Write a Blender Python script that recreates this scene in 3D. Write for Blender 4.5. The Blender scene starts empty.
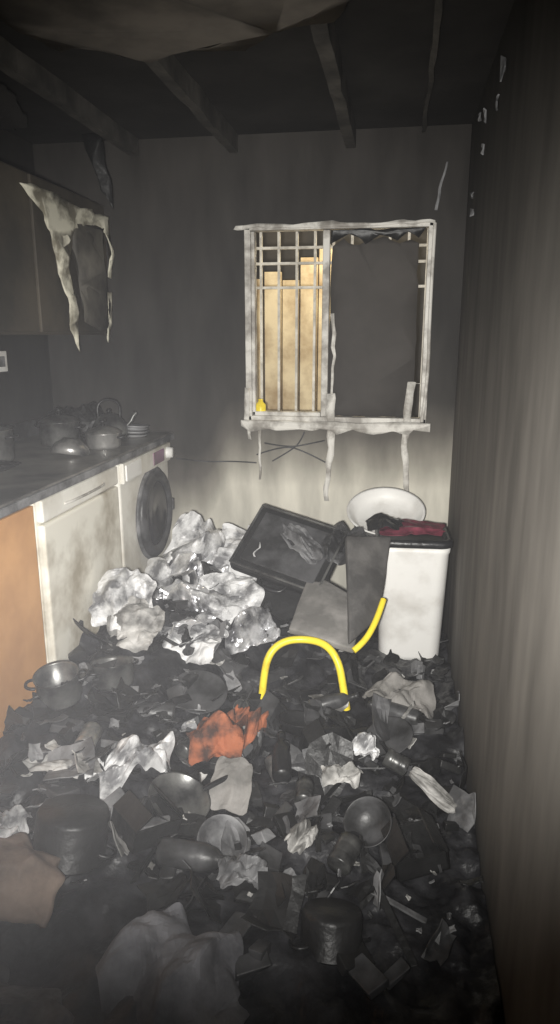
import bpy, bmesh, math, random
from mathutils import Vector, Matrix, noise, Euler
random.seed(7)
S=bpy.context.scene
S.view_settings.view_transform='Standard'
COL=S.collection
XR=0.27; XL=-1.75; YB=3.4; YF=-0.9; ZC=2.275

# ---------------- materials ----------------
def mat(name,c1,c2=None,scale=6,rough=0.8,metal=0.0,bump=0.3,lo=0.4,hi=0.65,bscale=None,spec=0.4,detail=6):
    m=bpy.data.materials.new(name); m.use_nodes=True
    nt=m.node_tree; N=nt.nodes; L=nt.links
    b=N['Principled BSDF']
    tc=N.new('ShaderNodeTexCoord')
    n=N.new('ShaderNodeTexNoise'); n.inputs['Scale'].default_value=scale; n.inputs['Detail'].default_value=detail; n.inputs['Roughness'].default_value=.6
    L.new(tc.outputs['Object'],n.inputs['Vector'])
    r=N.new('ShaderNodeValToRGB')
    r.color_ramp.elements[0].position=lo; r.color_ramp.elements[1].position=hi
    c2=c2 or tuple(x*.5 for x in c1)
    r.color_ramp.elements[0].color=(*c2,1); r.color_ramp.elements[1].color=(*c1,1)
    L.new(n.outputs['Fac'],r.inputs['Fac']); L.new(r.outputs['Color'],b.inputs['Base Color'])
    b.inputs['Roughness'].default_value=rough; b.inputs['Metallic'].default_value=metal
    b.inputs['Specular IOR Level'].default_value=spec
    if bump:
        n2=N.new('ShaderNodeTexNoise'); n2.inputs['Scale'].default_value=bscale or scale*4; n2.inputs['Detail'].default_value=6
        L.new(tc.outputs['Object'],n2.inputs['Vector'])
        bp=N.new('ShaderNodeBump'); bp.inputs['Strength'].default_value=bump; bp.inputs['Distance'].default_value=.01
        L.new(n2.outputs['Fac'],bp.inputs['Height']); L.new(bp.outputs['Normal'],b.inputs['Normal'])
    return m

def wallmat(name,stops,axis_noise=.25,leftdark=None,rough=.85,scale=2.2):
    m=bpy.data.materials.new(name); m.use_nodes=True
    nt=m.node_tree; N=nt.nodes; L=nt.links; b=N['Principled BSDF']
    tc=N.new('ShaderNodeTexCoord'); sp=N.new('ShaderNodeSeparateXYZ'); L.new(tc.outputs['Object'],sp.inputs[0])
    n=N.new('ShaderNodeTexNoise'); n.inputs['Scale'].default_value=scale; n.inputs['Detail'].default_value=9; n.inputs['Roughness'].default_value=.6
    L.new(tc.outputs['Object'],n.inputs['Vector'])
    s=N.new('ShaderNodeMath'); s.operation='MULTIPLY_ADD'; s.inputs[1].default_value=axis_noise*2; s.inputs[2].default_value=-axis_noise
    L.new(n.outputs['Fac'],s.inputs[0])
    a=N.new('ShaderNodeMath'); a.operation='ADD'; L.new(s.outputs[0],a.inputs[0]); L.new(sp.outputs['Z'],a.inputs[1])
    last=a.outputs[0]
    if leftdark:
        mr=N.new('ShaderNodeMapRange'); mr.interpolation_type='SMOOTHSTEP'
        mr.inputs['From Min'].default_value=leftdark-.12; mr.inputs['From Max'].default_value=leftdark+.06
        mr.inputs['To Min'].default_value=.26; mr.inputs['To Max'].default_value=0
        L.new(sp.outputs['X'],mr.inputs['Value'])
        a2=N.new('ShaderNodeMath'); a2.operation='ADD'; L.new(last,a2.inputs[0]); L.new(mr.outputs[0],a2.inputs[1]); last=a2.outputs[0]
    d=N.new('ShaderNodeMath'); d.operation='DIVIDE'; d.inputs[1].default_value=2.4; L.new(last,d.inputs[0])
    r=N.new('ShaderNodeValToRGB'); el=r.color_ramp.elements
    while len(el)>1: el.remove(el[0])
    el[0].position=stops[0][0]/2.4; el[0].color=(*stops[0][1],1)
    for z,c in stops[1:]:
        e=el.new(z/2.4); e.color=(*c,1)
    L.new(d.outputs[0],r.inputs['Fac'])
    n2=N.new('ShaderNodeTexNoise'); n2.inputs['Scale'].default_value=7; n2.inputs['Detail'].default_value=10
    mp=N.new('ShaderNodeMapping'); mp.inputs['Scale'].default_value=(1.3,1.3,.35)
    L.new(tc.outputs['Object'],mp.inputs['Vector']); L.new(mp.outputs[0],n2.inputs['Vector'])
    r2=N.new('ShaderNodeMapRange'); r2.inputs['From Min'].default_value=.3; r2.inputs['From Max'].default_value=.7
    r2.inputs['To Min'].default_value=.45; r2.inputs['To Max'].default_value=1.1; L.new(n2.outputs['Fac'],r2.inputs['Value'])
    mx=N.new('ShaderNodeMix'); mx.data_type='RGBA'; mx.blend_type='MULTIPLY'; mx.inputs[0].default_value=.7
    L.new(r.outputs['Color'],mx.inputs[6]); L.new(r2.outputs[0],mx.inputs[7]); L.new(mx.outputs[2],b.inputs['Base Color'])
    b.inputs['Roughness'].default_value=rough; b.inputs['Specular IOR Level'].default_value=.2
    bp=N.new('ShaderNodeBump'); bp.inputs['Strength'].default_value=.12; bp.inputs['Distance'].default_value=.01
    L.new(n.outputs['Fac'],bp.inputs['Height']); L.new(bp.outputs['Normal'],b.inputs['Normal'])
    return m

M_back=wallmat('soot_and_glow_plaster_back',[(0,(.57,.55,.48)),(.66,(.68,.65,.56)),(.79,(.36,.34,.29)),(.94,(.13,.12,.105)),(1.10,(.050,.047,.043)),(1.5,(.040,.038,.036)),(2.4,(.046,.042,.038))],.08,leftdark=-.86)  # soot above; cleaner plaster below, its cream raised to hold the glow under the window
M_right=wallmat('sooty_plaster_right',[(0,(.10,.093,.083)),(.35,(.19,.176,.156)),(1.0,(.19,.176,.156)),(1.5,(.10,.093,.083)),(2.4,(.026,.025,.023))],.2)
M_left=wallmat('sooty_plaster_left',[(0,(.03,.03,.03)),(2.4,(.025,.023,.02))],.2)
M_ceil=mat('charred_ceiling',(.024,.022,.020),(.010,.009,.008),3,.9)
M_joist=mat('sooted_joist',(.085,.078,.068),(.03,.028,.025),5,.85)
M_drywall=mat('scorched_drywall',(.15,.132,.11),(.06,.053,.045),3,.9,lo=.38,hi=.6,bump=.1)
M_floor=mat('sooty_floor_tile',(.04,.04,.04),(.015,.015,.015),5,.35)
M_ash=mat('wet_ash',(.045,.045,.049),(.008,.008,.009),12,.4,bump=.5,bscale=40,lo=.42,hi=.72)
M_char=mat('charred_black',(.020,.020,.020),(.008,.008,.008),10,.42,bump=.3)
M_dkgrey=mat('sooted_dark_grey',(.08,.08,.083),(.02,.02,.02),9,.40,bump=.2)
M_grey=mat('sooted_grey',(.24,.24,.245),(.06,.06,.062),9,.5,bump=.2)
M_paper=mat('scorched_paper',(.50,.49,.47),(.12,.117,.11),9,.6,bump=.1,lo=.40,hi=.60)
M_white=mat('dirty_white_plastic',(.85,.84,.81),(.62,.60,.56),5,.45,bump=.05,lo=.3,hi=.5)
M_bag=mat('smudged_white_sheet',(.70,.70,.70),(.14,.14,.145),8,.38,bump=.1,lo=.41,hi=.56)
M_foil=mat('sooty_foil',(.78,.78,.79),(.14,.14,.15),8,.30,metal=.6,bump=.2,lo=.41,hi=.56)
M_enamel=mat('dirty_white_enamel',(.86,.84,.77),(.50,.46,.38),3,.35,bump=.02,lo=.36,hi=.6)
M_enamel2=mat('yellowed_enamel',(.85,.82,.72),(.38,.33,.24),3,.4,bump=.02,lo=.38,hi=.56)
M_tan=mat('tan_laminate',(.66,.35,.14),(.48,.24,.09),3,.5,bump=.03)
M_counter=mat('sooty_counter',(.19,.18,.165),(.05,.05,.047),5,.35,bump=.1)
M_yellow=mat('yellow_paint',(.90,.72,.04),(.70,.50,.02),20,.35,bump=.05,lo=.3,hi=.45)
M_seat=mat('ashen_grey_seat',(.30,.285,.27),(.15,.145,.135),7,.75)
M_seatd=mat('charred_seat_back',(.11,.105,.10),(.045,.043,.041),8,.6)
M_orange=mat('scorched_orange_cloth',(.34,.11,.05),(.05,.025,.018),11,.85,lo=.40,hi=.58)
M_burg=mat('burgundy_plastic',(.25,.05,.08),(.07,.015,.025),10,.4)
M_black=mat('black_plastic',(.02,.02,.022),(.01,.01,.01),10,.35)
M_glass=mat('smoked_glass',(.03,.03,.035),(.01,.01,.01),5,.12,bump=0,spec=.6)
M_steel=mat('sooty_steel',(.5,.49,.47),(.10,.10,.10),8,.32,metal=.7,bump=.1,lo=.35,hi=.6)
M_dsteel=mat('blackened_steel',(.22,.22,.21),(.04,.04,.04),8,.35,metal=.6,bump=.1)
M_frame=mat('sooted_white_frame',(.68,.66,.61),(.28,.26,.23),9,.55,lo=.38,hi=.56,bump=.1)
M_bar=mat('security_bar_paint',(.75,.71,.62),(.42,.39,.33),14,.5)
M_pane=mat('sooted_pane',(.074,.068,.063),(.056,.052,.048),3,.8,bump=.03,spec=.1)
M_ply=mat('yellow_boards',(.76,.64,.42),(.40,.29,.16),5,.8,lo=.36,hi=.6)
M_veneer=mat('peeled_veneer',(.74,.71,.58),(.22,.20,.15),8,.6,lo=.40,hi=.56,bump=.1)
M_veneer2=mat('sooty_veneer',(.13,.12,.10),(.05,.046,.04),6,.6,bump=.1)
M_cab=mat('charred_cabinet',(.075,.062,.044),(.03,.026,.02),3,.6,bump=.1)
M_pink=mat('stained_purple',(.35,.16,.28),(.2,.15,.16),10,.5)
M_cardb=mat('scorched_cardboard',(.32,.24,.19),(.12,.09,.07),5,.85)
M_haze=mat('haze_grey',(.20,.20,.215),(.06,.06,.066),6,.9,lo=.38,hi=.62,bump=.3)  # grey of the foreground haze, put into a cloth colour

# ---------------- mesh helpers ----------------
def finish(bm,name,mats,parent=None,smooth=False):
    me=bpy.data.meshes.new(name); bm.normal_update(); bm.to_mesh(me); bm.free()
    for m in (mats if isinstance(mats,(list,tuple)) else [mats]): me.materials.append(m)
    if smooth:
        for p in me.polygons: p.use_smooth=True
    o=bpy.data.objects.new(name,me); COL.objects.link(o)
    if parent: o.parent=parent
    return o
def empty(name,loc=(0,0,0),rot=(0,0,0)):
    e=bpy.data.objects.new(name,None); e.empty_display_size=.1; e.location=loc; e.rotation_euler=rot; COL.objects.link(e); return e
def addbox(bm,lo,hi,mi=0,bev=0,M=None):
    r=bmesh.ops.create_cube(bm,size=1)
    vs=r['verts']
    for v in vs:
        v.co=Vector([(lo[i]+hi[i])/2+v.co[i]*(hi[i]-lo[i]) for i in range(3)])
        if M: v.co=M@v.co
    fs=list({f for v in vs for f in v.link_faces})
    for f in fs: f.material_index=mi
    if bev:
        es=list({e for v in vs for e in v.link_edges})
        rr=bmesh.ops.bevel(bm,geom=es,offset=bev,segments=3,affect='EDGES',profile=.5)
        for f in rr['faces']: f.material_index=mi
def box(name,lo,hi,m,parent=None,bev=0):
    bm=bmesh.new(); addbox(bm,lo,hi,0,bev); return finish(bm,name,m,parent)
def lathe(name,prof,m,parent=None,seg=40,loc=(0,0,0),rot=(0,0,0),sx=1,sy=1,warp=0):
    bm=bmesh.new(); rings=[]
    for r,z in prof:
        ring=[]
        for i in range(seg):
            a=2*math.pi*i/seg
            w=1+warp*math.sin(3*a+z*9)
            ring.append(bm.verts.new((max(r,1e-4)*math.cos(a)*sx*w,max(r,1e-4)*math.sin(a)*sy*w,z)))
        rings.append(ring)
    for k in range(len(rings)-1):
        for i in range(seg):
            bm.faces.new((rings[k][i],rings[k][(i+1)%seg],rings[k+1][(i+1)%seg],rings[k+1][i]))
    bmesh.ops.remove_doubles(bm,verts=bm.verts,dist=2e-4)
    bmesh.ops.recalc_face_normals(bm,faces=bm.faces)
    o=finish(bm,name,m,parent,True); o.location=loc; o.rotation_euler=rot; return o
def tube(name,pts,r,m,parent=None,cyclic=False,smooth=True):
    cu=bpy.data.curves.new(name,'CURVE'); cu.dimensions='3D'; cu.bevel_depth=r; cu.bevel_resolution=4; cu.resolution_u=10; cu.use_fill_caps=True
    sp=cu.splines.new('NURBS' if smooth else 'POLY'); sp.points.add(len(pts)-1)
    for p,q in zip(sp.points,pts): p.co=(*q,1)
    if smooth: sp.order_u=3; sp.use_endpoint_u=True
    sp.use_cyclic_u=cyclic
    tmp=bpy.data.objects.new(name+'_c',cu); COL.objects.link(tmp)
    dg=bpy.context.evaluated_depsgraph_get(); me=bpy.data.meshes.new_from_object(tmp.evaluated_get(dg))
    bpy.data.objects.remove(tmp); me.materials.clear(); me.materials.append(m)
    for p in me.polygons: p.use_smooth=True
    o=bpy.data.objects.new(name,me); COL.objects.link(o)
    if parent: o.parent=parent
    return o
def poly_sheet(name,pts,m,parent=None,amp=.015,thick=.004,cuts=3,to3=lambda u,v:(u,v,0),nrm=(0,0,1),seed=0,jit=.012):
    bm=bmesh.new(); vs=[bm.verts.new((u,v,0)) for u,v in pts]; bm.faces.new(vs)
    bmesh.ops.triangulate(bm,faces=bm.faces)
    for _ in range(cuts): bmesh.ops.subdivide_edges(bm,edges=bm.edges,cuts=1)
    n=Vector(nrm)
    for v in bm.verts:
        u,w=v.co.x,v.co.y
        d=noise.noise(Vector((u*7+seed,w*7,seed)))*amp+noise.noise(Vector((u*25,w*25,seed)))*amp*.3
        j=noise.noise(Vector((u*14,w*14,seed+9)))*jit
        v.co=Vector(to3(u+j,w+j))+n*(d+amp*.5)
    o=finish(bm,name,m,parent,True)
    s=o.modifiers.new('s','SOLIDIFY'); s.thickness=thick
    return o
def tri(x): return abs((x%1)-.5)*2
def crumple(name,loc,size,m,bulge=.05,amp=.03,rot=(0,0,0),seed=1,n=34,folds=4,thick=.003,edge=.05,fine=.35,smooth=False,crink=.35):
    R=random.Random(seed); bm=bmesh.new()
    F=[(R.uniform(0,6.28),R.uniform(.7,2.2),R.random(),R.uniform(.4,1)) for _ in range(folds)]
    g=[]
    for i in range(n):
        row=[]
        for j in range(n):
            u=i/(n-1)-.5; v=j/(n-1)-.5
            k=max(abs(u),abs(v))*2
            a=math.atan2(v,u); e=1+edge*noise.noise(Vector((math.cos(a)*3,math.sin(a)*3,seed*3.1)))*3*k
            uu=u*math.sqrt(1-1.1*v*v); vv=v*math.sqrt(1-1.1*u*u)
            x=uu*size[0]*e; y=vv*size[1]*e
            z=bulge*(1-(u*u+v*v)*3)
            for an,fr,ph,w in F:
                z+=amp*w*(tri((uu*math.cos(an)+vv*math.sin(an))*fr+ph)-.5)
            q=Vector((u*6,v*6,seed*1.7)); z+=amp*fine*noise.noise(q)
            d=noise.voronoi(Vector((u*5+.2*noise.noise(q),v*5,seed*2.3)))[0]
            z+=amp*crink*(d[1]-d[0]-.3)
            x+=noise.noise(q*.6+Vector((5,0,0)))*size[0]*.08; y+=noise.noise(q*.6+Vector((0,5,0)))*size[1]*.08
            row.append(bm.verts.new((x,y,z)))
        g.append(row)
    for i in range(n-1):
        for j in range(n-1): bm.faces.new((g[i][j],g[i+1][j],g[i+1][j+1],g[i][j+1]))
    o=finish(bm,name,m,smooth=smooth); o.location=loc; o.rotation_euler=rot
    s=o.modifiers.new('s','SOLIDIFY'); s.thickness=thick
    return o
def ss(a,b,x):
    t=max(0,min(1,(x-a)/(b-a))); return t*t*(3-2*t)
def H0(x,y):
    h=.05+.05*noise.noise(Vector((x*3,y*3,1)))+.03*noise.noise(Vector((x*9,y*9,4)))
    h+=.22*ss(-.45,-1.05,x)*ss(1.3,1.9,y)
    h+=.17*math.exp(-((x+.72)**2/.09+(y-2.70)**2/.10))
    h+=.10*math.exp(-((x+.35)**2/.06+(y-2.70)**2/.08))
    h+=.05*math.exp(-((x+.7)**2/.1+(y-1.4)**2/.1))
    h*=.10+.90*ss(3.3,2.95,y)
    return max(h,.008)
def H(x,y):
    h=H0(x,y); d=noise.voronoi(Vector((x*8,y*8,h*0)))[0]
    return max(.006,h+.05*(.45-d[0])*ss(1.0,1.5,y)*ss(3.35,3.1,y))

# ---------------- room shell ----------------
box('floor',(XL-.1,YF-.1,-.1),(XR+.1,YB+.12,0),M_floor)
WX0,WX1,WZ0,WZ1=-.73,.14,.985,1.885
bm=bmesh.new()
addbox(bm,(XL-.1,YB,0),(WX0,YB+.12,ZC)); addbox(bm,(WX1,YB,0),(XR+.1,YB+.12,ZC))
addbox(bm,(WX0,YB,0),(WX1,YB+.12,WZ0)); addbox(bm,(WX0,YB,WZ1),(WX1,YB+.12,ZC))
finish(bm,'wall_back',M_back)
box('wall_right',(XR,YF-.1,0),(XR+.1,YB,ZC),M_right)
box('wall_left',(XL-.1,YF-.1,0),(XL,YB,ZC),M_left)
box('wall_front',(XL,YF-.1,0),(XR,YF,ZC),M_left)
box('ceiling',(XL-.1,YF-.1,ZC),(XR+.1,YB+.12,ZC+.08),M_ceil)
for i,(x,w,zb) in enumerate([(-1.24,.035,2.2),(-.775,.04,2.2),(-.245,.045,2.2),(.07,.015,2.25)]):
    bm=bmesh.new(); n=40
    rings=[]
    for k in range(n+1):
        y=YF+(YB-.003-YF)*k/n
        j=noise.noise(Vector((x*5,y*4,2)))*.010; j2=noise.noise(Vector((x*5,y*7,7)))*.010
        rings.append([bm.verts.new(p) for p in ((x-w/2+j,y,ZC),(x-w/2+j,y,zb+j2),(x+w/2+j2,y,zb-j*.5),(x+w/2+j2,y,ZC))])
    for k in range(n):
        for q in range(3): bm.faces.new((rings[k][q],rings[k+1][q],rings[k+1][q+1],rings[k][q+1]))
    bm.faces.new(rings[0]); bm.faces.new(rings[-1])
    bmesh.ops.recalc_face_normals(bm,faces=bm.faces)
    finish(bm,'ceiling_joist',M_joist)
poly_sheet('drywall_remnant',[(-1.0,1.3),(-.1,1.3),(-.13,1.9),(-.2,2.03),(-.36,2.06),(-.46,2.18),(-.62,2.14),(-.74,2.2),(-.86,2.06),(-.96,2.08),(-1.02,1.95)],M_drywall,amp=.015,thick=.012,to3=lambda u,v:(u,v,2.175),nrm=(0,0,1),seed=3)
poly_sheet('drywall_remnant',[(-1.74,1.9),(-1.35,1.95),(-1.32,2.4),(-1.42,2.75),(-1.5,2.6),(-1.6,2.8),(-1.74,2.7)],M_ceil,amp=.04,thick=.012,to3=lambda u,v:(u,v,2.17),seed=8)

# ---------------- window ----------------
win=empty('window_1')
bm=bmesh.new(); t=.03
y0,y1=YB-.015,YB+.05
addbox(bm,(WX0,y0,WZ0),(WX0+t,y1,WZ1),bev=.004); addbox(bm,(WX1-t,y0,WZ0),(WX1,y1,WZ1),bev=.004)
addbox(bm,(WX0,y0,WZ1-t*.6),(WX1,y1,WZ1),bev=.004); addbox(bm,(WX0,y0,WZ0),(WX1,y1,WZ0+t),bev=.004)
finish(bm,'frame',M_frame,win)
bm=bmesh.new(); mxx=-.345
addbox(bm,(mxx-.018,y0+.01,WZ0+t),(mxx+.014,y1,WZ1-.02),bev=.004)
addbox(bm,(WX0+t,y0+.012,WZ0+t),(WX0+t+.016,y1,WZ1-.02),bev=.003)
addbox(bm,(WX0+t,y0+.012,WZ0+t),(mxx-.02,y1,WZ0+t+.02),bev=.003)
finish(bm,'sash_left',M_frame,win)
poly_sheet('pane',[(mxx+.014,WZ0+t),(.075,WZ0+t),(.078,1.3),(.072,1.62),(.07,1.80),(.03,1.815),(-.02,1.80),(-.09,1.83),(-.2,1.80),(-.27,1.83),(mxx+.018,1.79)],M_pane,win,amp=.004,thick=.005,to3=lambda u,v:(u,YB+.03,v),nrm=(0,-1,0),seed=2)
poly_sheet('melted_seal',[(mxx+.02,1.865),(.1,1.865),(.07,1.825),(.02,1.85),(-.03,1.81),(-.1,1.845),(-.17,1.80),(-.24,1.85),(mxx+.02,1.81)],M_char,win,amp=.01,to3=lambda u,v:(u,YB+.015,v),nrm=(0,-1,0),seed=12)
bm=bmesh.new()
for i in range(10):
    x=WX0+.06+i*.087; addbox(bm,(x-.006,YB+.085,WZ0),(x+.006,YB+.097,WZ1))
for z in (1.62,1.73,1.80):
    addbox(bm,(WX0,YB+.08,z-.006),(WX1,YB+.1,z+.006))
finish(bm,'security_bars',M_bar,win)
poly_sheet('sill',[(WX0-.02,.995),(WX1+.02,.995),(WX1+.02,.955),(.08,.962),(.06,.94),(-.02,.955),(-.1,.942),(-.2,.96),(-.28,.935),(-.36,.958),(-.5,.95),(-.6,.96),(-.7,.945),(WX0-.02,.965)],M_frame,win,amp=.01,thick=.02,to3=lambda u,v:(u,YB-.022,v),nrm=(0,-1,0),seed=5,cuts=3)
poly_sheet('head_trim',[(WX0-.05,1.87),(WX0-.04,1.885),(-.4,1.895),(-.1,1.888),(WX1,1.895),(WX1,1.88),(-.05,1.875),(-.4,1.872),(-.6,1.874)],M_frame,win,amp=.006,thick=.006,to3=lambda u,v:(u,YB-.012,v),nrm=(0,-1,0),seed=6)
def drip(pts,w,name='melted_trim_strip',m=M_frame,seed=0):
    L=[];R=[]
    for i,(x,z) in enumerate(pts):
        ww=w*(1-.6*i/len(pts)); L.append((x-ww,z)); R.append((x+ww,z))
    poly_sheet(name,L+R[::-1],m,win,amp=.012,thick=.006,cuts=2,to3=lambda u,v:(u,YB-.02,v),nrm=(0,-1,0),seed=seed)
drip([(-.315,1.13),(-.31,1.02),(-.305,.9),(-.32,.75),(-.325,.60)],.022,'melted_strip_1',seed=21)
drip([(.06,1.18),(.05,1.0),(.045,.88),(.06,.72),(.075,.60)],.020,'melted_strip_2',seed=22)
drip([(.12,1.18),(.09,1.185),(.05,1.18)],.008,'melted_strip_2b',seed=27)
drip([(-.72,1.15),(-.725,1.0),(-.71,.9)],.014,'melted_strip_3',seed=23)
drip([(-.66,.95),(-.665,.82),(-.66,.7)],.008,'melted_strip_4',seed=24)
drip([(-.31,1.5),(-.30,1.3),(-.315,1.1)],.009,'melted_strip_5',seed=25)
drip([(.135,1.93),(.15,2.02),(.17,2.12)],.007,'melted_strip_6',m=M_grey,seed=26)
tube('frame_edge',[(WX1-.005,YB-.02,1.88),(WX1-.01,YB-.025,1.5),(WX1-.0,YB-.025,1.2),(WX1-.02,YB-.02,1.0)],.008,M_frame,win)
bm=bmesh.new()
R=random.Random(4)
for (y,z,l) in [(2.3,2.13,.07),(2.36,2.06,.04),(2.75,2.13,.05),(2.72,2.02,.04),(3.05,1.93,.02),(3.0,1.86,.03),(2.9,2.17,.03)]:
    vs=[bm.verts.new((XR-.004-R.random()*.012,y+R.uniform(-.010,.010)+.010*math.cos(a)*(1+R.random()),z+l*.5*math.sin(a))) for a in [k*math.pi/4 for k in range(8)]]
    f=bm.faces.new(vs)
bmesh.ops.triangulate(bm,faces=bm.faces)
o=finish(bm,'peeling_plaster_flakes',M_grey); s=o.modifiers.new('s','SOLIDIFY'); s.thickness=.005
# outside
bm=bmesh.new(); R=random.Random(9)
for i in range(9):
    x=-1.2+i*.105; addbox(bm,(x,4.15+.01*(i%2),-.02),(x+.100,4.18+.01*(i%2),1.72+.03*math.sin(i*2)+(.12 if i>5 else 0)),bev=.004)
finish(bm,'fence_boards',M_ply)
box('exterior_ground',(-2.5,YB+.12,-.1),(1.5,5.5,-.02),M_floor)
box('exterior_wall',(-2.5,5.0,-.1),(1.5,5.1,2.8),M_cab)
bt=lathe('yellow_bottle',[(0,0),(.024,0),(.026,.01),(.026,.05),(.012,.065),(.012,.078),(0,.078)],M_yellow,loc=(-.665,YB+.03,WZ0+t),seg=24)

cb=empty('burnt_wall_cable')
for i,p in enumerate([[(-.68,.82),(-.55,.87),(-.45,.85),(-.33,.79)],[(-.64,.88),(-.52,.86),(-.42,.88),(-.34,.90)],[(-.60,.79),(-.5,.85),(-.46,.89),(-.44,.94)],[(-1.1,.79),(-.95,.775),(-.8,.785),(-.68,.78)]]):
    tube('wire_%d'%i,[(x,YB-.006-.006*(k%2),z) for k,(x,z) in enumerate(p)],.0035,M_dkgrey,cb)

# ---------------- left units ----------------
CX=-1.13
c=empty('kitchen_counter')
bm=bmesh.new(); addbox(bm,(XL+.002,.3,.89),(CX+.02,YB-.002,.925),bev=.008); finish(bm,'worktop',M_counter,c)
box('worktop_lip',(CX+.01,.3,.89),(CX+.028,YB-.01,.918),M_grey,c,bev=.004)
box('backsplash',(XL+.002,.3,.925),(XL+.015,YB-.01,1.0),M_dkgrey,c)
cab=empty('base_cabinet')
box('carcass',(XL+.004,.3,.08),(CX-.03,2.03,.885),M_cab,cab)
for i,(a,b) in enumerate([(.32,.88),(.90,1.46),(1.48,2.02)]):
    box('door_panel_%d'%i,(CX-.028,a,.14),(CX-.006,b,.87),M_tan,cab,bev=.004)
box('toe_kick',(XL+.004,.3,0),(CX-.08,2.03,.08),M_char,cab)
dw=empty('dishwasher')
box('body',(XL+.05,2.06,.02),(CX-.03,2.71,.87),M_enamel2,dw,bev=.01)
box('door_front',(CX-.03,2.065,.12),(CX,2.705,.79),M_enamel2,dw,bev=.01)
box('control_strip',(CX-.03,2.065,.797),(CX,2.705,.875),M_enamel,dw,bev=.008)
tube('door_handle',[(CX,2.22,.83),(CX+.014,2.23,.83),(CX+.014,2.55,.83),(CX,2.56,.83)],.005,M_frame,dw)
wm=empty('washing_machine')
W0,W1=2.74,3.39; wy=3.12; wz=.57
box('body',(XL+.06,W0,.03),(CX-.01,W1,.875),M_enamel,wm,bev=.014)
box('control_panel',(CX-.012,W0+.01,.785),(CX+.008,W1-.01,.875),M_enamel,wm,bev=.006)
box('detergent_drawer',(CX+.006,W0+.03,.795),(CX+.014,W0+.21,.865),M_white,wm,bev=.004)
box('display',(CX+.006,wy+.0,.80),(CX+.012,W1-.12,.86),M_pink,wm,bev=.002)
lathe('program_knob',[(0,.03),(.024,.03),(.03,0)],M_white,wm,seg=28,loc=(CX+.006,W1-.06,.83),rot=(0,math.pi/2,0))
lathe('door_trim',[(.205,-.002),(.222,0),(.225,.01),(.21,.014)],M_grey,wm,seg=56,loc=(CX-.008,wy,wz),rot=(0,math.pi/2,0))
lathe('door_ring',[(.155,0),(.205,0),(.211,.012),(.205,.03),(.175,.042),(.158,.03),(.150,.012)],M_dkgrey,wm,seg=56,loc=(CX-.008,wy,wz),rot=(0,math.pi/2,0))
lathe('door_glass',[(.158,.02),(.14,.03),(.10,.034),(.06,.028),(0,.02)],M_glass,wm,seg=56,loc=(CX-.008,wy,wz),rot=(0,math.pi/2,0))
box('door_latch',(CX+.0,wy+.185,wz-.03),(CX+.036,wy+.21,wz+.03),M_dkgrey,wm,bev=.005)
box('kick_plate',(CX-.012,W0+.02,.05),(CX+.002,W1-.02,.14),M_enamel2,wm,bev=.004)
for i,(a,b) in enumerate([(XL+.12,W0+.08),(XL+.12,W1-.08),(CX-.08,W0+.08),(CX-.08,W1-.08)]):
    lathe('foot_%d'%i,[(0,0),(.02,0),(.02,.03),(0,.03)],M_black,wm,seg=16,loc=(a,b,0))

uc=empty('wall_cabinet')
UX=-1.40
box('carcass',(XL+.004,1.3,1.40),(UX-.02,YB-.02,2.0),M_cab,uc,bev=.004)
for i,(a,b) in enumerate([(1.31,1.98),(2.0,2.66),(2.68,3.37)]):
    box('door_%d'%i,(UX-.02,a,1.41),(UX,b,1.99),M_cab,uc,bev=.004)
f3=lambda u,v:(UX+.004,u,v)
poly_sheet('peeled_veneer_1',[(2.58,1.94),(2.75,1.955),(3.05,1.93),(3.37,1.945),(3.37,1.66),(3.335,1.67),(3.31,1.86),(3.2,1.89),(3.08,1.86),(2.96,1.83),(2.91,1.7),(2.95,1.5),(2.965,1.33),(2.90,1.42),(2.84,1.62),(2.76,1.80),(2.66,1.89)],M_veneer,uc,amp=.035,thick=.004,to3=f3,nrm=(1,0,0),seed=31,cuts=3)
poly_sheet('peeled_veneer_2',[(2.98,1.86),(3.3,1.88),(3.33,1.7),(3.3,1.45),(3.18,1.42),(3.05,1.46),(3.0,1.6)],M_veneer2,uc,amp=.03,thick=.004,to3=f3,nrm=(1,0,0),seed=33)
poly_sheet('peeled_veneer_3',[(3.30,1.6),(3.35,1.6),(3.34,1.45),(3.31,1.36),(3.29,1.45)],M_veneer,uc,amp=.03,thick=.004,to3=f3,nrm=(1,0,0),seed=34)
poly_sheet('hanging_ceiling_flap',[(-1.36,2.22),(-1.28,2.22),(-1.26,2.05),(-1.24,1.93),(-1.29,2.0),(-1.32,2.1)],M_char,amp=.03,to3=lambda u,v:(u,3.1,v),nrm=(0,-1,0),seed=40)
sk=empty('wall_socket'); box('plate',(XL,2.88,1.24),(XL+.012,2.98,1.33),M_white,sk,bev=.004); box('insert',(XL+.012,2.905,1.262),(XL+.016,2.955,1.308),M_grey,sk,bev=.002)

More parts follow.
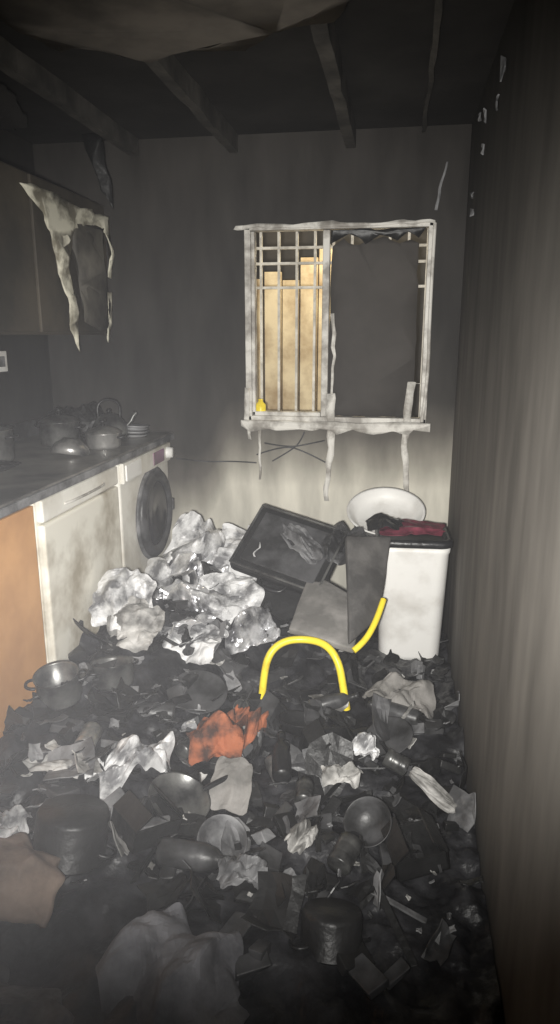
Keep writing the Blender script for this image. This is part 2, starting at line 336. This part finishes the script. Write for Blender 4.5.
# ---------------- cookware ----------------
def pot(name,loc,r,h,m,rot=(0,0,0),lid=False):
    e=empty(name,loc,rot)
    lathe('body',[(0,0),(r*.93,0),(r,.012),(r,h),(r*1.05,h+.004),(r*1.05,h+.007),(r*.96,h),(r*.95,.01),(0,.008)],m,e)
    for s in (1,-1):
        tube('handle_%d'%(s+1),[(s*r*.98,-.025,h*.8),(s*(r+.028),-.025,h*.85),(s*(r+.028),.025,h*.85),(s*r*.98,.025,h*.8)],.005,M_black,e)
    if lid:
        lathe('lid',[(r*1.05,h+.007),(r*.8,h+.02),(r*.3,h+.032),(0,h+.034)],m,e)
        lathe('knob',[(.006,h+.03),(.006,h+.045),(.016,h+.05),(.014,h+.06),(0,h+.062)],M_black,e,seg=20)
    return e
def pan(name,loc,r,m,rot=(0,0,0)):
    e=empty(name,loc,rot)
    lathe('body',[(0,0),(r*.8,0),(r,.035),(r*1.02,.037),(r*.97,.034),(r*.78,.006),(0,.006)],m,e)
    tube('handle',[(r*.95,0,.03),(r*1.3,0,.045),(r*2.3,0,.055)],.008,M_black,e)
def can(name,loc,r,h,m,rot):
    lathe(name,[(0,0),(r*.95,0),(r,.004),(r,h*.3),(r*.97,h*.33),(r,h*.36),(r,h*.64),(r*.97,h*.67),(r,h*.7),(r,h),(r*.95,h),(r*.93,h-.006),(0,h-.006)],m,seg=28,loc=loc,rot=rot)
def bottle(name,loc,m,rot,s=1):
    lathe(name,[(0,0),(.03*s,0),(.033*s,.01),(.033*s,.11*s),(.025*s,.14*s),(.012*s,.155*s),(.012*s,.18*s),(.014*s,.182*s),(.014*s,.20*s),(0,.20*s)],m,seg=28,loc=loc,rot=rot)
def carton(name,loc,s,m,rot):
    e=empty(name,loc,rot); a,b,c_=s
    bm=bmesh.new(); w=.006
    for lo,hi in [((-a,-b,0),(a,b,w)),((-a,-b,0),(-a+w,b,c_)),((a-w,-b,0),(a,b,c_)),((-a,-b,0),(a,-b+w,c_)),((-a,b-w,0),(a,b,c_))]: addbox(bm,lo,hi)
    addbox(bm,(-a,-b,c_),(-a*.2,b,c_+.004),M=Matrix.Translation((-a,0,c_))@Matrix.Rotation(-.7,4,'Y')@Matrix.Translation((a,0,-c_)))
    addbox(bm,(a*.2,-b,c_),(a,b,c_+.004),M=Matrix.Translation((a,0,c_))@Matrix.Rotation(.9,4,'Y')@Matrix.Translation((-a,0,-c_)))
    finish(bm,'shell',m,e)
e=empty('kettle',(-1.33,3.12,.925),(0,0,.6))
lathe('body',[(0,0),(.075,0),(.085,.02),(.08,.06),(.055,.10),(.03,.115),(0,.12)],M_dsteel,e)
lathe('lid_knob',[(.006,.118),(.012,.128),(.010,.138),(0,.14)],M_black,e,seg=20)
tube('spout',[(.07,0,.05),(.10,0,.07),(.115,0,.105),(.13,0,.115)],.010,M_dsteel,e)
tube('handle',[(-.05,0,.10),(-.06,0,.16),(0,0,.19),(.06,0,.16),(.05,0,.10)],.006,M_black,e)
pot('cooking_pot',(-1.25,2.86,.925),.075,.06,M_steel,lid=True)
pot('cooking_pot',(-1.47,2.90,.925),.085,.10,M_dsteel,lid=True)
pot('cooking_pot',(-1.55,2.45,.925),.10,.12,M_dsteel)
e=empty('dish_stack',(-1.24,3.22,.925))
for i in range(4): lathe('dish_%d'%i,[(0,.002),(.045,.002),(.07,.016),(.073,.016),(.048,0),(0,0)],M_grey,e,loc=(random.uniform(-.01,.01),random.uniform(-.01,.01),i*.013),rot=(random.uniform(-.08,.08),.05,0))
lathe('mixing_bowl',[(0,.0),(.035,0),(.065,.03),(.08,.06),(.082,.06),(.067,.026),(.035,.004),(0,.004)],M_steel,loc=(-1.30,2.66,.99),rot=(math.pi*.95,.1,0))
crumple('charred_rag',(-1.45,2.15,.95),(.3,.35),M_char,.03,.03,seed=61)
crumple('charred_rag',(-1.52,3.18,1.0),(.25,.25),M_char,.06,.05,seed=62)

# ---------------- rubble floor ----------------
bm=bmesh.new(); nx,ny=170,400
xs0,xs1,ys0,ys1=CX+.004,XR-.004,-.3,YB-.004
gv=[]
for i in range(nx+1):
    row=[]
    for j in range(ny+1):
        x=xs0+(xs1-xs0)*i/nx; y=ys0+(ys1-ys0)*j/ny
        k=(.5+.5*ss(1.1,1.5,y))*(.2+.8*ss(3.35,3.1,y))
        row.append(bm.verts.new((x,y,H(x,y)+k*(.010*noise.noise(Vector((x*35,y*35,3)))+.02*noise.noise(Vector((x*16,y*16,6)))))))
    gv.append(row)
for i in range(nx):
    for j in range(ny): bm.faces.new((gv[i][j],gv[i+1][j],gv[i+1][j+1],gv[i][j+1]))
finish(bm,'ash_rubble',M_ash,smooth=True)

def scraps(name,count,region,smin,smax,mats,weights,seed,lift=.01,tilt=.5,foldk=.5):
    R=random.Random(seed); bm=bmesh.new()
    for _ in range(count):
        x=R.uniform(*region[0]); y=R.uniform(*region[1])
        s=smin+(smax-smin)*R.random()**2; asp=R.uniform(.35,1)
        rot=Euler((R.gauss(0,tilt),R.gauss(0,tilt),R.uniform(0,6.3))).to_matrix()
        mi=R.choices(range(len(mats)),weights)[0]
        n=5; sd=R.random()*50; fold=R.uniform(.0,foldk)*s; fa=R.uniform(0,3.14); off=R.uniform(-.2,.2)
        g=[]
        zoff=abs(rot[2][0])*s*.3+lift
        for i in range(n):
            row=[]
            for j in range(n):
                u=i/(n-1)-.5; v=j/(n-1)-.5
                q=Vector((u*2,v*2,sd))
                p=Vector((u*s*(1+.5*noise.noise(q)),v*s*asp*(1+.5*noise.noise(q+Vector((9,0,0)))),abs(u*math.cos(fa)+v*math.sin(fa)-off)*fold+noise.noise(q*1.5)*s*.1))
                p=rot@p; X=min(max(x+p.x,CX+.01),XR-.008)
                row.append(bm.verts.new((X,y+p.y,max(.005,H0(x,y)+zoff+.01+p.z))))
            g.append(row)
        for i in range(n-1):
            for j in range(n-1):
                f=bm.faces.new((g[i][j],g[i+1][j],g[i+1][j+1],g[i][j+1])); f.material_index=mi
    o=finish(bm,name,mats); s=o.modifiers.new('s','SOLIDIFY'); s.thickness=.003
    return o
scraps('charred_debris',190,((CX,XR),(1.3,2.95)),.05,.16,[M_char,M_dkgrey,M_grey],[.6,.33,.07],11,foldk=.6)
scraps('paper_scraps',60,((-1.0,.12),(1.4,2.45)),.03,.10,[M_paper,M_grey,M_dkgrey],[.35,.4,.25],12,lift=.025,foldk=.4)
scraps('plaster_chips',100,((-1.05,.22),(1.35,2.7)),.012,.035,[M_paper,M_grey,M_dkgrey],[.2,.4,.4],13,lift=.015)
def chunks(name,cnt,region,mats,weights,seed,lo=.02,hi=.075,slat=False):
    bm=bmesh.new(); R=random.Random(seed)
    for _ in range(cnt):
        x=R.uniform(*region[0]); y=R.uniform(*region[1])
        if slat: d=(R.uniform(.07,.26),R.uniform(.006,.018),R.uniform(.004,.01))
        else: d=(R.uniform(lo,hi)*1.3,R.uniform(lo,hi),R.uniform(lo*.5,hi*.6))
        M=Matrix.Translation((x,y,H0(x,y)+.02))@Euler((R.gauss(0,.3),R.gauss(0,.3),R.uniform(0,3.14))).to_matrix().to_4x4()@Matrix.Diagonal((*d,1))
        r=bmesh.ops.create_cube(bm,size=1)
        for v in r['verts']:
            v.co=M@(v.co*(1+R.uniform(-.25,.15))); v.co.x=min(max(v.co.x,CX+.01),XR-.01)
        mi=R.choices(range(len(mats)),weights)[0]
        for f in {f for v in r['verts'] for f in v.link_faces}: f.material_index=mi
    o=finish(bm,name,mats); b=o.modifiers.new('b','BEVEL'); b.width=.003; b.segments=2
chunks('charred_slats',36,((-1.0,.1),(1.35,2.6)),[M_char,M_dkgrey,M_grey],[.5,.3,.2],17,slat=True)
chunks('charred_lumps',150,((-1.1,.22),(1.2,2.85)),[M_char,M_dkgrey,M_grey],[.6,.32,.08],18)

def cr(name,x,y,z,size,m,**k): return crumple(name,(x,y,z),size,m,**k)
cr('crumpled_plastic_sheet',-.83,2.88,.44,(.30,.36),M_bag,bulge=.06,amp=.10,rot=(.9,.2,.3),seed=71,folds=4)
cr('crumpled_plastic_sheet',-.66,2.86,.44,(.26,.32),M_bag,bulge=.05,amp=.09,rot=(.8,-.3,-.4),seed=171,folds=4)
cr('crumpled_plastic_sheet',-.93,2.74,.36,(.24,.26),M_bag,bulge=.05,amp=.08,rot=(.8,.3,.4),seed=176,folds=4)
cr('foil_packet',-.79,2.70,.40,(.26,.26),M_foil,bulge=.04,amp=.07,rot=(.6,.2,.9),seed=172,folds=4)
cr('crumpled_plastic_sheet',-1.0,2.37,.42,(.22,.26),M_bag,bulge=.03,amp=.05,rot=(.9,.3,.1),seed=72,folds=4)
cr('folded_newspaper',-.93,2.30,.36,(.22,.20),M_paper,bulge=.01,amp=.04,rot=(.8,.2,-.2),seed=173,folds=3)
cr('foil_packet',-.82,2.52,.32,(.28,.26),M_foil,bulge=.04,amp=.07,rot=(.6,.1,-.4),seed=73,folds=4)
cr('crumpled_plastic_sheet',-.66,2.62,.34,(.28,.24),M_bag,bulge=.03,amp=.07,rot=(.7,.2,.3),seed=174,folds=4)
cr('foil_packet',-.55,2.55,.27,(.22,.20),M_foil,bulge=.04,amp=.06,rot=(.5,-.1,.5),seed=74,folds=4)
cr('crumpled_plastic_sheet',-.76,2.40,.27,(.28,.18),M_bag,bulge=.02,amp=.06,rot=(.6,0,-.2),seed=175,folds=4)
cr('torn_bedsheet',-.72,1.70,.19,(.26,.15),M_bag,bulge=.04,amp=.06,rot=(.3,.1,.9),seed=75,folds=5)
cr('torn_bedsheet',-.93,1.64,.2,(.18,.08),M_paper,bulge=.02,amp=.02,rot=(.1,.1,.2),seed=76)
cr('torn_bedsheet',-.92,1.38,.2,(.10,.07),M_bag,bulge=.02,amp=.03,rot=(.3,.1,.9),seed=77)
cr('orange_cloth',-.53,1.94,.15,(.17,.19),M_orange,bulge=.05,amp=.05,rot=(.25,0,.2),seed=78,folds=4)
cr('orange_cloth',-.46,2.05,.14,(.14,.13),M_orange,bulge=.04,amp=.05,rot=(.35,.2,1.2),seed=178,folds=4)
cr('scorched_cushion',-.86,1.24,.17,(.26,.24),M_cardb,bulge=.08,amp=.03,rot=(.1,.1,.3),seed=79,thick=.02,smooth=True)
cr('haze_stand_in',-.40,1.10,.07,(.30,.42),M_haze,bulge=.07,amp=.05,rot=(.1,0,.4),seed=80,thick=.008,folds=5)  # this cloth and the next are added to give the pale foreground haze
cr('haze_stand_in',-.78,.97,.05,(.42,.32),M_haze,bulge=.05,amp=.05,rot=(.1,0,.1),seed=81,thick=.008,folds=5)
cr('dusty_sack',.06,2.34,.11,(.24,.22),M_seat,bulge=.06,amp=.04,rot=(.1,0,.4),seed=82,thick=.01)
cr('scorched_cardboard_sheet',-.43,1.74,.13,(.12,.18),M_seat,bulge=.01,amp=.01,rot=(.4,.1,.1),seed=83,folds=2,n=12,edge=.02)
cr('broken_board',.15,1.84,.11,(.17,.05),M_paper,bulge=.0,amp=.008,rot=(.2,.3,-.7),seed=84,folds=2,thick=.01,n=12,edge=.02)
cr('torn_bedsheet',-.33,1.42,.12,(.12,.08),M_grey,bulge=.03,amp=.03,rot=(.2,.1,.5),seed=85)
cr('torn_bedsheet',-.12,1.85,.12,(.12,.08),M_paper,bulge=.03,amp=.03,rot=(.2,.1,.2),seed=86)
cr('torn_bedsheet',-.20,1.58,.11,(.12,.06),M_paper,bulge=.02,amp=.02,rot=(.3,.1,1.2),seed=87)
cr('torn_bedsheet',-.05,1.98,.14,(.10,.09),M_bag,bulge=.02,amp=.03,rot=(.5,.1,1.2),seed=88)
pot('cooking_pot',(-1.03,1.9,H0(-1.03,1.9)),.068,.09,M_dsteel,rot=(.15,-.1,.4))
pot('cooking_pot',(-.92,2.06,H0(-.92,2.06)+.005),.07,.075,M_dsteel,rot=(-.15,.1,1.0))
pot('cooking_pot',(-.76,1.42,H0(-.76,1.42)+.12),.09,.11,M_char,rot=(math.pi*.93,.1,0))
pot('cooking_pot',(-.10,1.34,H0(-.10,1.34)+.06),.07,.08,M_char,rot=(2.8,.2,.5))
pan('frying_pan',(-.565,1.63,H0(-.565,1.63)+.03),.088,M_dsteel,rot=(.35,.15,.9))
pan('frying_pan',(-.28,2.12,H0(-.28,2.12)+.03),.08,M_char,rot=(.2,.1,2.4))
lathe('dinner_plate',[(0,.002),(.06,.002),(.10,.014),(.103,.014),(.063,0),(0,0)],M_dkgrey,loc=(-.66,2.2,H0(-.66,2.2)+.03),rot=(.3,.2,0))
lathe('dinner_plate',[(0,.002),(.05,.002),(.08,.012),(.083,.012),(.053,0),(0,0)],M_dkgrey,loc=(.02,2.1,H0(.02,2.1)+.04),rot=(.3,-.3,0))
lathe('soup_bowl',[(0,0),(.03,0),(.055,.03),(.065,.055),(.067,.055),(.058,.028),(.03,.005),(0,.005)],M_grey,loc=(-.42,1.55,H0(-.42,1.55)+.02),rot=(.5,.3,0))
lathe('soup_bowl',[(0,0),(.03,0),(.055,.03),(.065,.055),(.067,.055),(.058,.028),(.03,.005),(0,.005)],M_dkgrey,loc=(-.02,1.68,H0(-.02,1.68)+.02),rot=(.6,-.3,0))
R=random.Random(55)
for (x,y) in [(-.35,1.95),(-.62,1.86),(-.22,1.74),(-.88,1.80),(.08,1.98),(-.5,2.25),(-.1,1.5)]:
    can('tin_can',(x,y,H0(x,y)+.04),R.uniform(.024,.034),R.uniform(.07,.1),R.choice([M_steel,M_dsteel,M_dsteel]),(R.uniform(1.1,1.7),R.uniform(-.2,.2),R.uniform(0,6)))
for (x,y) in [(-.3,1.85),(-.7,2.05),(.12,2.2),(-.55,1.45),(-.25,2.25)]:
    bottle('charred_bottle',(x,y,H0(x,y)+.04),R.choice([M_black,M_dkgrey,M_dkgrey]),(R.uniform(1.3,1.6),0,R.uniform(0,6)),R.uniform(.8,1.1))
carton('burnt_carton',(-.18,2.02,H0(-.18,2.02)),(.08,.06,.08),M_char,(.2,.1,.5))
carton('burnt_carton',(-.42,2.16,H0(-.42,2.16)+.02),(.07,.05,.07),M_dkgrey,(.3,-.2,-.3))
carton('burnt_carton',(-.62,1.52,H0(-.62,1.52)),(.07,.06,.06),M_char,(.1,.2,.9))
carton('burnt_carton',(.10,1.62,H0(.1,1.62)),(.07,.06,.06),M_char,(.1,-.2,.3))

# ---------------- white bin, basin ----------------
bn=empty('laundry_bin',(.09,2.93,.03),(0,.0,.05))
def rrect(hw,hd,r,n=8):
    pts=[]
    for cx,cy,a0 in ((hw-r,hd-r,0),(-(hw-r),hd-r,90),(-(hw-r),-(hd-r),180),(hw-r,-(hd-r),270)):
        for k in range(n+1):
            a=math.radians(a0+90*k/n); pts.append((cx+r*math.cos(a),cy+r*math.sin(a)))
    return pts
def loft(name,secs,m,parent):
    bm=bmesh.new(); rings=[]
    for hw,hd,r,z in secs: rings.append([bm.verts.new((x,y,z)) for x,y in rrect(hw,hd,r)])
    n=len(rings[0])
    for k in range(len(rings)-1):
        for i in range(n): bm.faces.new((rings[k][i],rings[k][(i+1)%n],rings[k+1][(i+1)%n],rings[k+1][i]))
    bm.faces.new(rings[0][::-1]); bm.faces.new(rings[-1])
    bmesh.ops.recalc_face_normals(bm,faces=bm.faces)
    return finish(bm,name,m,parent,True)
loft('body',[(.105,.09,.04,0),(.122,.108,.05,.012),(.13,.115,.05,.03),(.146,.128,.05,.49),(.150,.132,.05,.50),(.150,.132,.05,.52),(.138,.118,.045,.52),(.12,.10,.04,.45)],M_white,bn)
loft('rim_band',[(.153,.136,.05,.522),(.158,.140,.05,.526),(.158,.140,.05,.545),(.15,.13,.05,.555),(.135,.115,.045,.55),(.13,.11,.04,.52)],M_black,bn)
o=crumple('folded_liner',(-.01,0,.575),(.28,.22),M_burg,.012,.018,seed=201,folds=2); o.parent=bn
o=crumple('charred_liner',(-.12,.0,.59),(.16,.18),M_black,.02,.02,seed=202,folds=3); o.parent=bn
lathe('washbasin',[(0,0),(.13,0),(.15,.02),(.17,.055),(.178,.06),(.178,.065),(.165,.061),(.145,.03),(.125,.01),(0,.01)],M_white,loc=(-.03,3.17,.565),rot=(math.radians(24),0,0),seg=56)
bx=empty('charred_stool')
box('seat',(-.18,3.04,.48),(.12,3.30,.51),M_char,bx,bev=.01)
for i,(a,b) in enumerate([(-.15,3.07),(.09,3.07),(-.15,3.27),(.09,3.27)]): box('leg_%d'%i,(a-.015,b-.015,0),(a+.015,b+.015,.485),M_char,bx,bev=.004)

# ---------------- charred suitcase ----------------
dp=empty('charred_suitcase',(-.43,2.84,.50),(math.radians(38),math.radians(12),math.radians(-14)))
box('shell',(-.21,-.17,-.03),(.21,.17,.03),M_char,dp,bev=.025)
box('inset_panel',(-.17,-.13,.028),(.17,.13,.036),M_dkgrey,dp,bev=.004)
for i,(a,b) in enumerate([((-.2,-.16,.035),(.2,-.16,.035)),((-.2,.16,.035),(.2,.16,.035)),((-.2,-.16,.035),(-.2,.16,.035)),((.2,-.16,.035),(.2,.16,.035))]):
    tube('rim_%d'%i,[a,tuple((a[k]+b[k])/2 for k in range(3)),b],.005,M_dsteel,dp)
tube('carry_handle',[(-.06,-.17,0),(-.06,-.205,.0),(.06,-.205,.0),(.06,-.17,0)],.008,M_black,dp)
o=crumple('highlight_sheet',(.05,.03,.05),(.22,.10),M_grey,.01,.025,rot=(0,0,-.5),seed=211,folds=3); o.parent=dp  # grey sheet added as the shiny highlight on the dark case
carton('charred_crate',(-.42,2.98,.02),(.14,.13,.33),M_char,(0,0,0))

# ---------------- child's chair ----------------
ch=empty('childs_chair')
tube('leg_arch',[(-.45,2.30,.08),(-.445,2.31,.17),(-.43,2.335,.26),(-.38,2.37,.30),(-.30,2.39,.305),(-.22,2.37,.30),(-.17,2.335,.25),(-.15,2.31,.16),(-.135,2.30,.08)],.014,M_yellow,ch)
def slab(name,cs,th,m):
    a,b,c_,d=[Vector(p) for p in cs]; n=(b-a).cross(d-a).normalized(); bm=bmesh.new(); N=12; g=[]
    for i in range(N+1):
        row=[]
        for j in range(N+1):
            u=i/N; v=j/N
            p=(a*(1-u)+b*u)*(1-v)+(d*(1-u)+c_*u)*v
            p+=n*(math.sin(u*math.pi)*math.sin(v*math.pi)*.015+.008*noise.noise(p*14))
            row.append(bm.verts.new(p))
        g.append(row)
    for i in range(N):
        for j in range(N): bm.faces.new((g[i][j],g[i+1][j],g[i+1][j+1],g[i][j+1]))
    o=finish(bm,name,m,ch,True); s=o.modifiers.new('s','SOLIDIFY'); s.thickness=th; s.offset=0
    bv=o.modifiers.new('b','BEVEL'); bv.width=.006; bv.segments=2; return o
slab('seat',[(-.37,2.44,.31),(-.12,2.38,.27),(-.10,2.64,.36),(-.33,2.76,.42)],.03,M_seat)
slab('backrest',[(-.14,2.39,.29),(-.04,2.50,.36),(-.005,2.76,.60),(-.18,2.68,.62)],.03,M_seatd)
tube('back_tube',[(-.12,2.37,.28),(-.09,2.39,.30),(-.06,2.43,.335),(-.035,2.49,.38),(-.02,2.54,.42)],.012,M_yellow,ch)
tube('rear_leg_tube',[(-.12,2.36,.26),(-.12,2.42,.16),(-.1,2.50,.06)],.012,M_char,ch)
crumple('charred_jacket',(-.17,2.86,.52),(.24,.22),M_dkgrey,.05,.05,rot=(.5,.3,.1),seed=91)

# ---------------- lights ----------------
def spot(name,loc,tgt,e,size,blend,col,r=.02):
    l=bpy.data.lights.new(name,'SPOT'); l.energy=e; l.spot_size=math.radians(size); l.spot_blend=blend; l.color=col; l.shadow_soft_size=r
    o=bpy.data.objects.new(name,l); o.location=loc; o.rotation_euler=(Vector(tgt)-Vector(loc)).to_track_quat('-Z','Y').to_euler(); COL.objects.link(o)
spot('phone_torch',(-.06,.02,1.36),(-.48,3.1,.78),430,82,1.0,(1,.975,.93),.03)
l=bpy.data.lights.new('yard_lamp','POINT'); l.energy=30; l.color=(1,.86,.62); l.shadow_soft_size=.08
o=bpy.data.objects.new('yard_lamp',l); o.location=(-.2,3.75,2.1); COL.objects.link(o)
w=bpy.data.worlds.new('w'); S.world=w; w.use_nodes=True
w.node_tree.nodes['Background'].inputs[0].default_value=(.02,.02,.022,1); w.node_tree.nodes['Background'].inputs[1].default_value=.5
vs=w.node_tree.nodes.new('ShaderNodeVolumeScatter'); vs.inputs['Density'].default_value=.009; vs.inputs['Anisotropy'].default_value=.4
vs.inputs['Color'].default_value=(.95,.95,1,1)
w.node_tree.links.new(vs.outputs[0],w.node_tree.nodes['World Output'].inputs['Volume'])

# ---------------- camera ----------------
cam=bpy.data.cameras.new('camera'); cam.sensor_fit='VERTICAL'; cam.sensor_height=24; cam.lens=24*700/1024
co=bpy.data.objects.new('camera',cam); COL.objects.link(co); co.location=(0,0,1.4)
co.rotation_euler=(math.radians(90-14.2),0,math.radians(9.4)); cam.clip_start=.01
S.camera=co
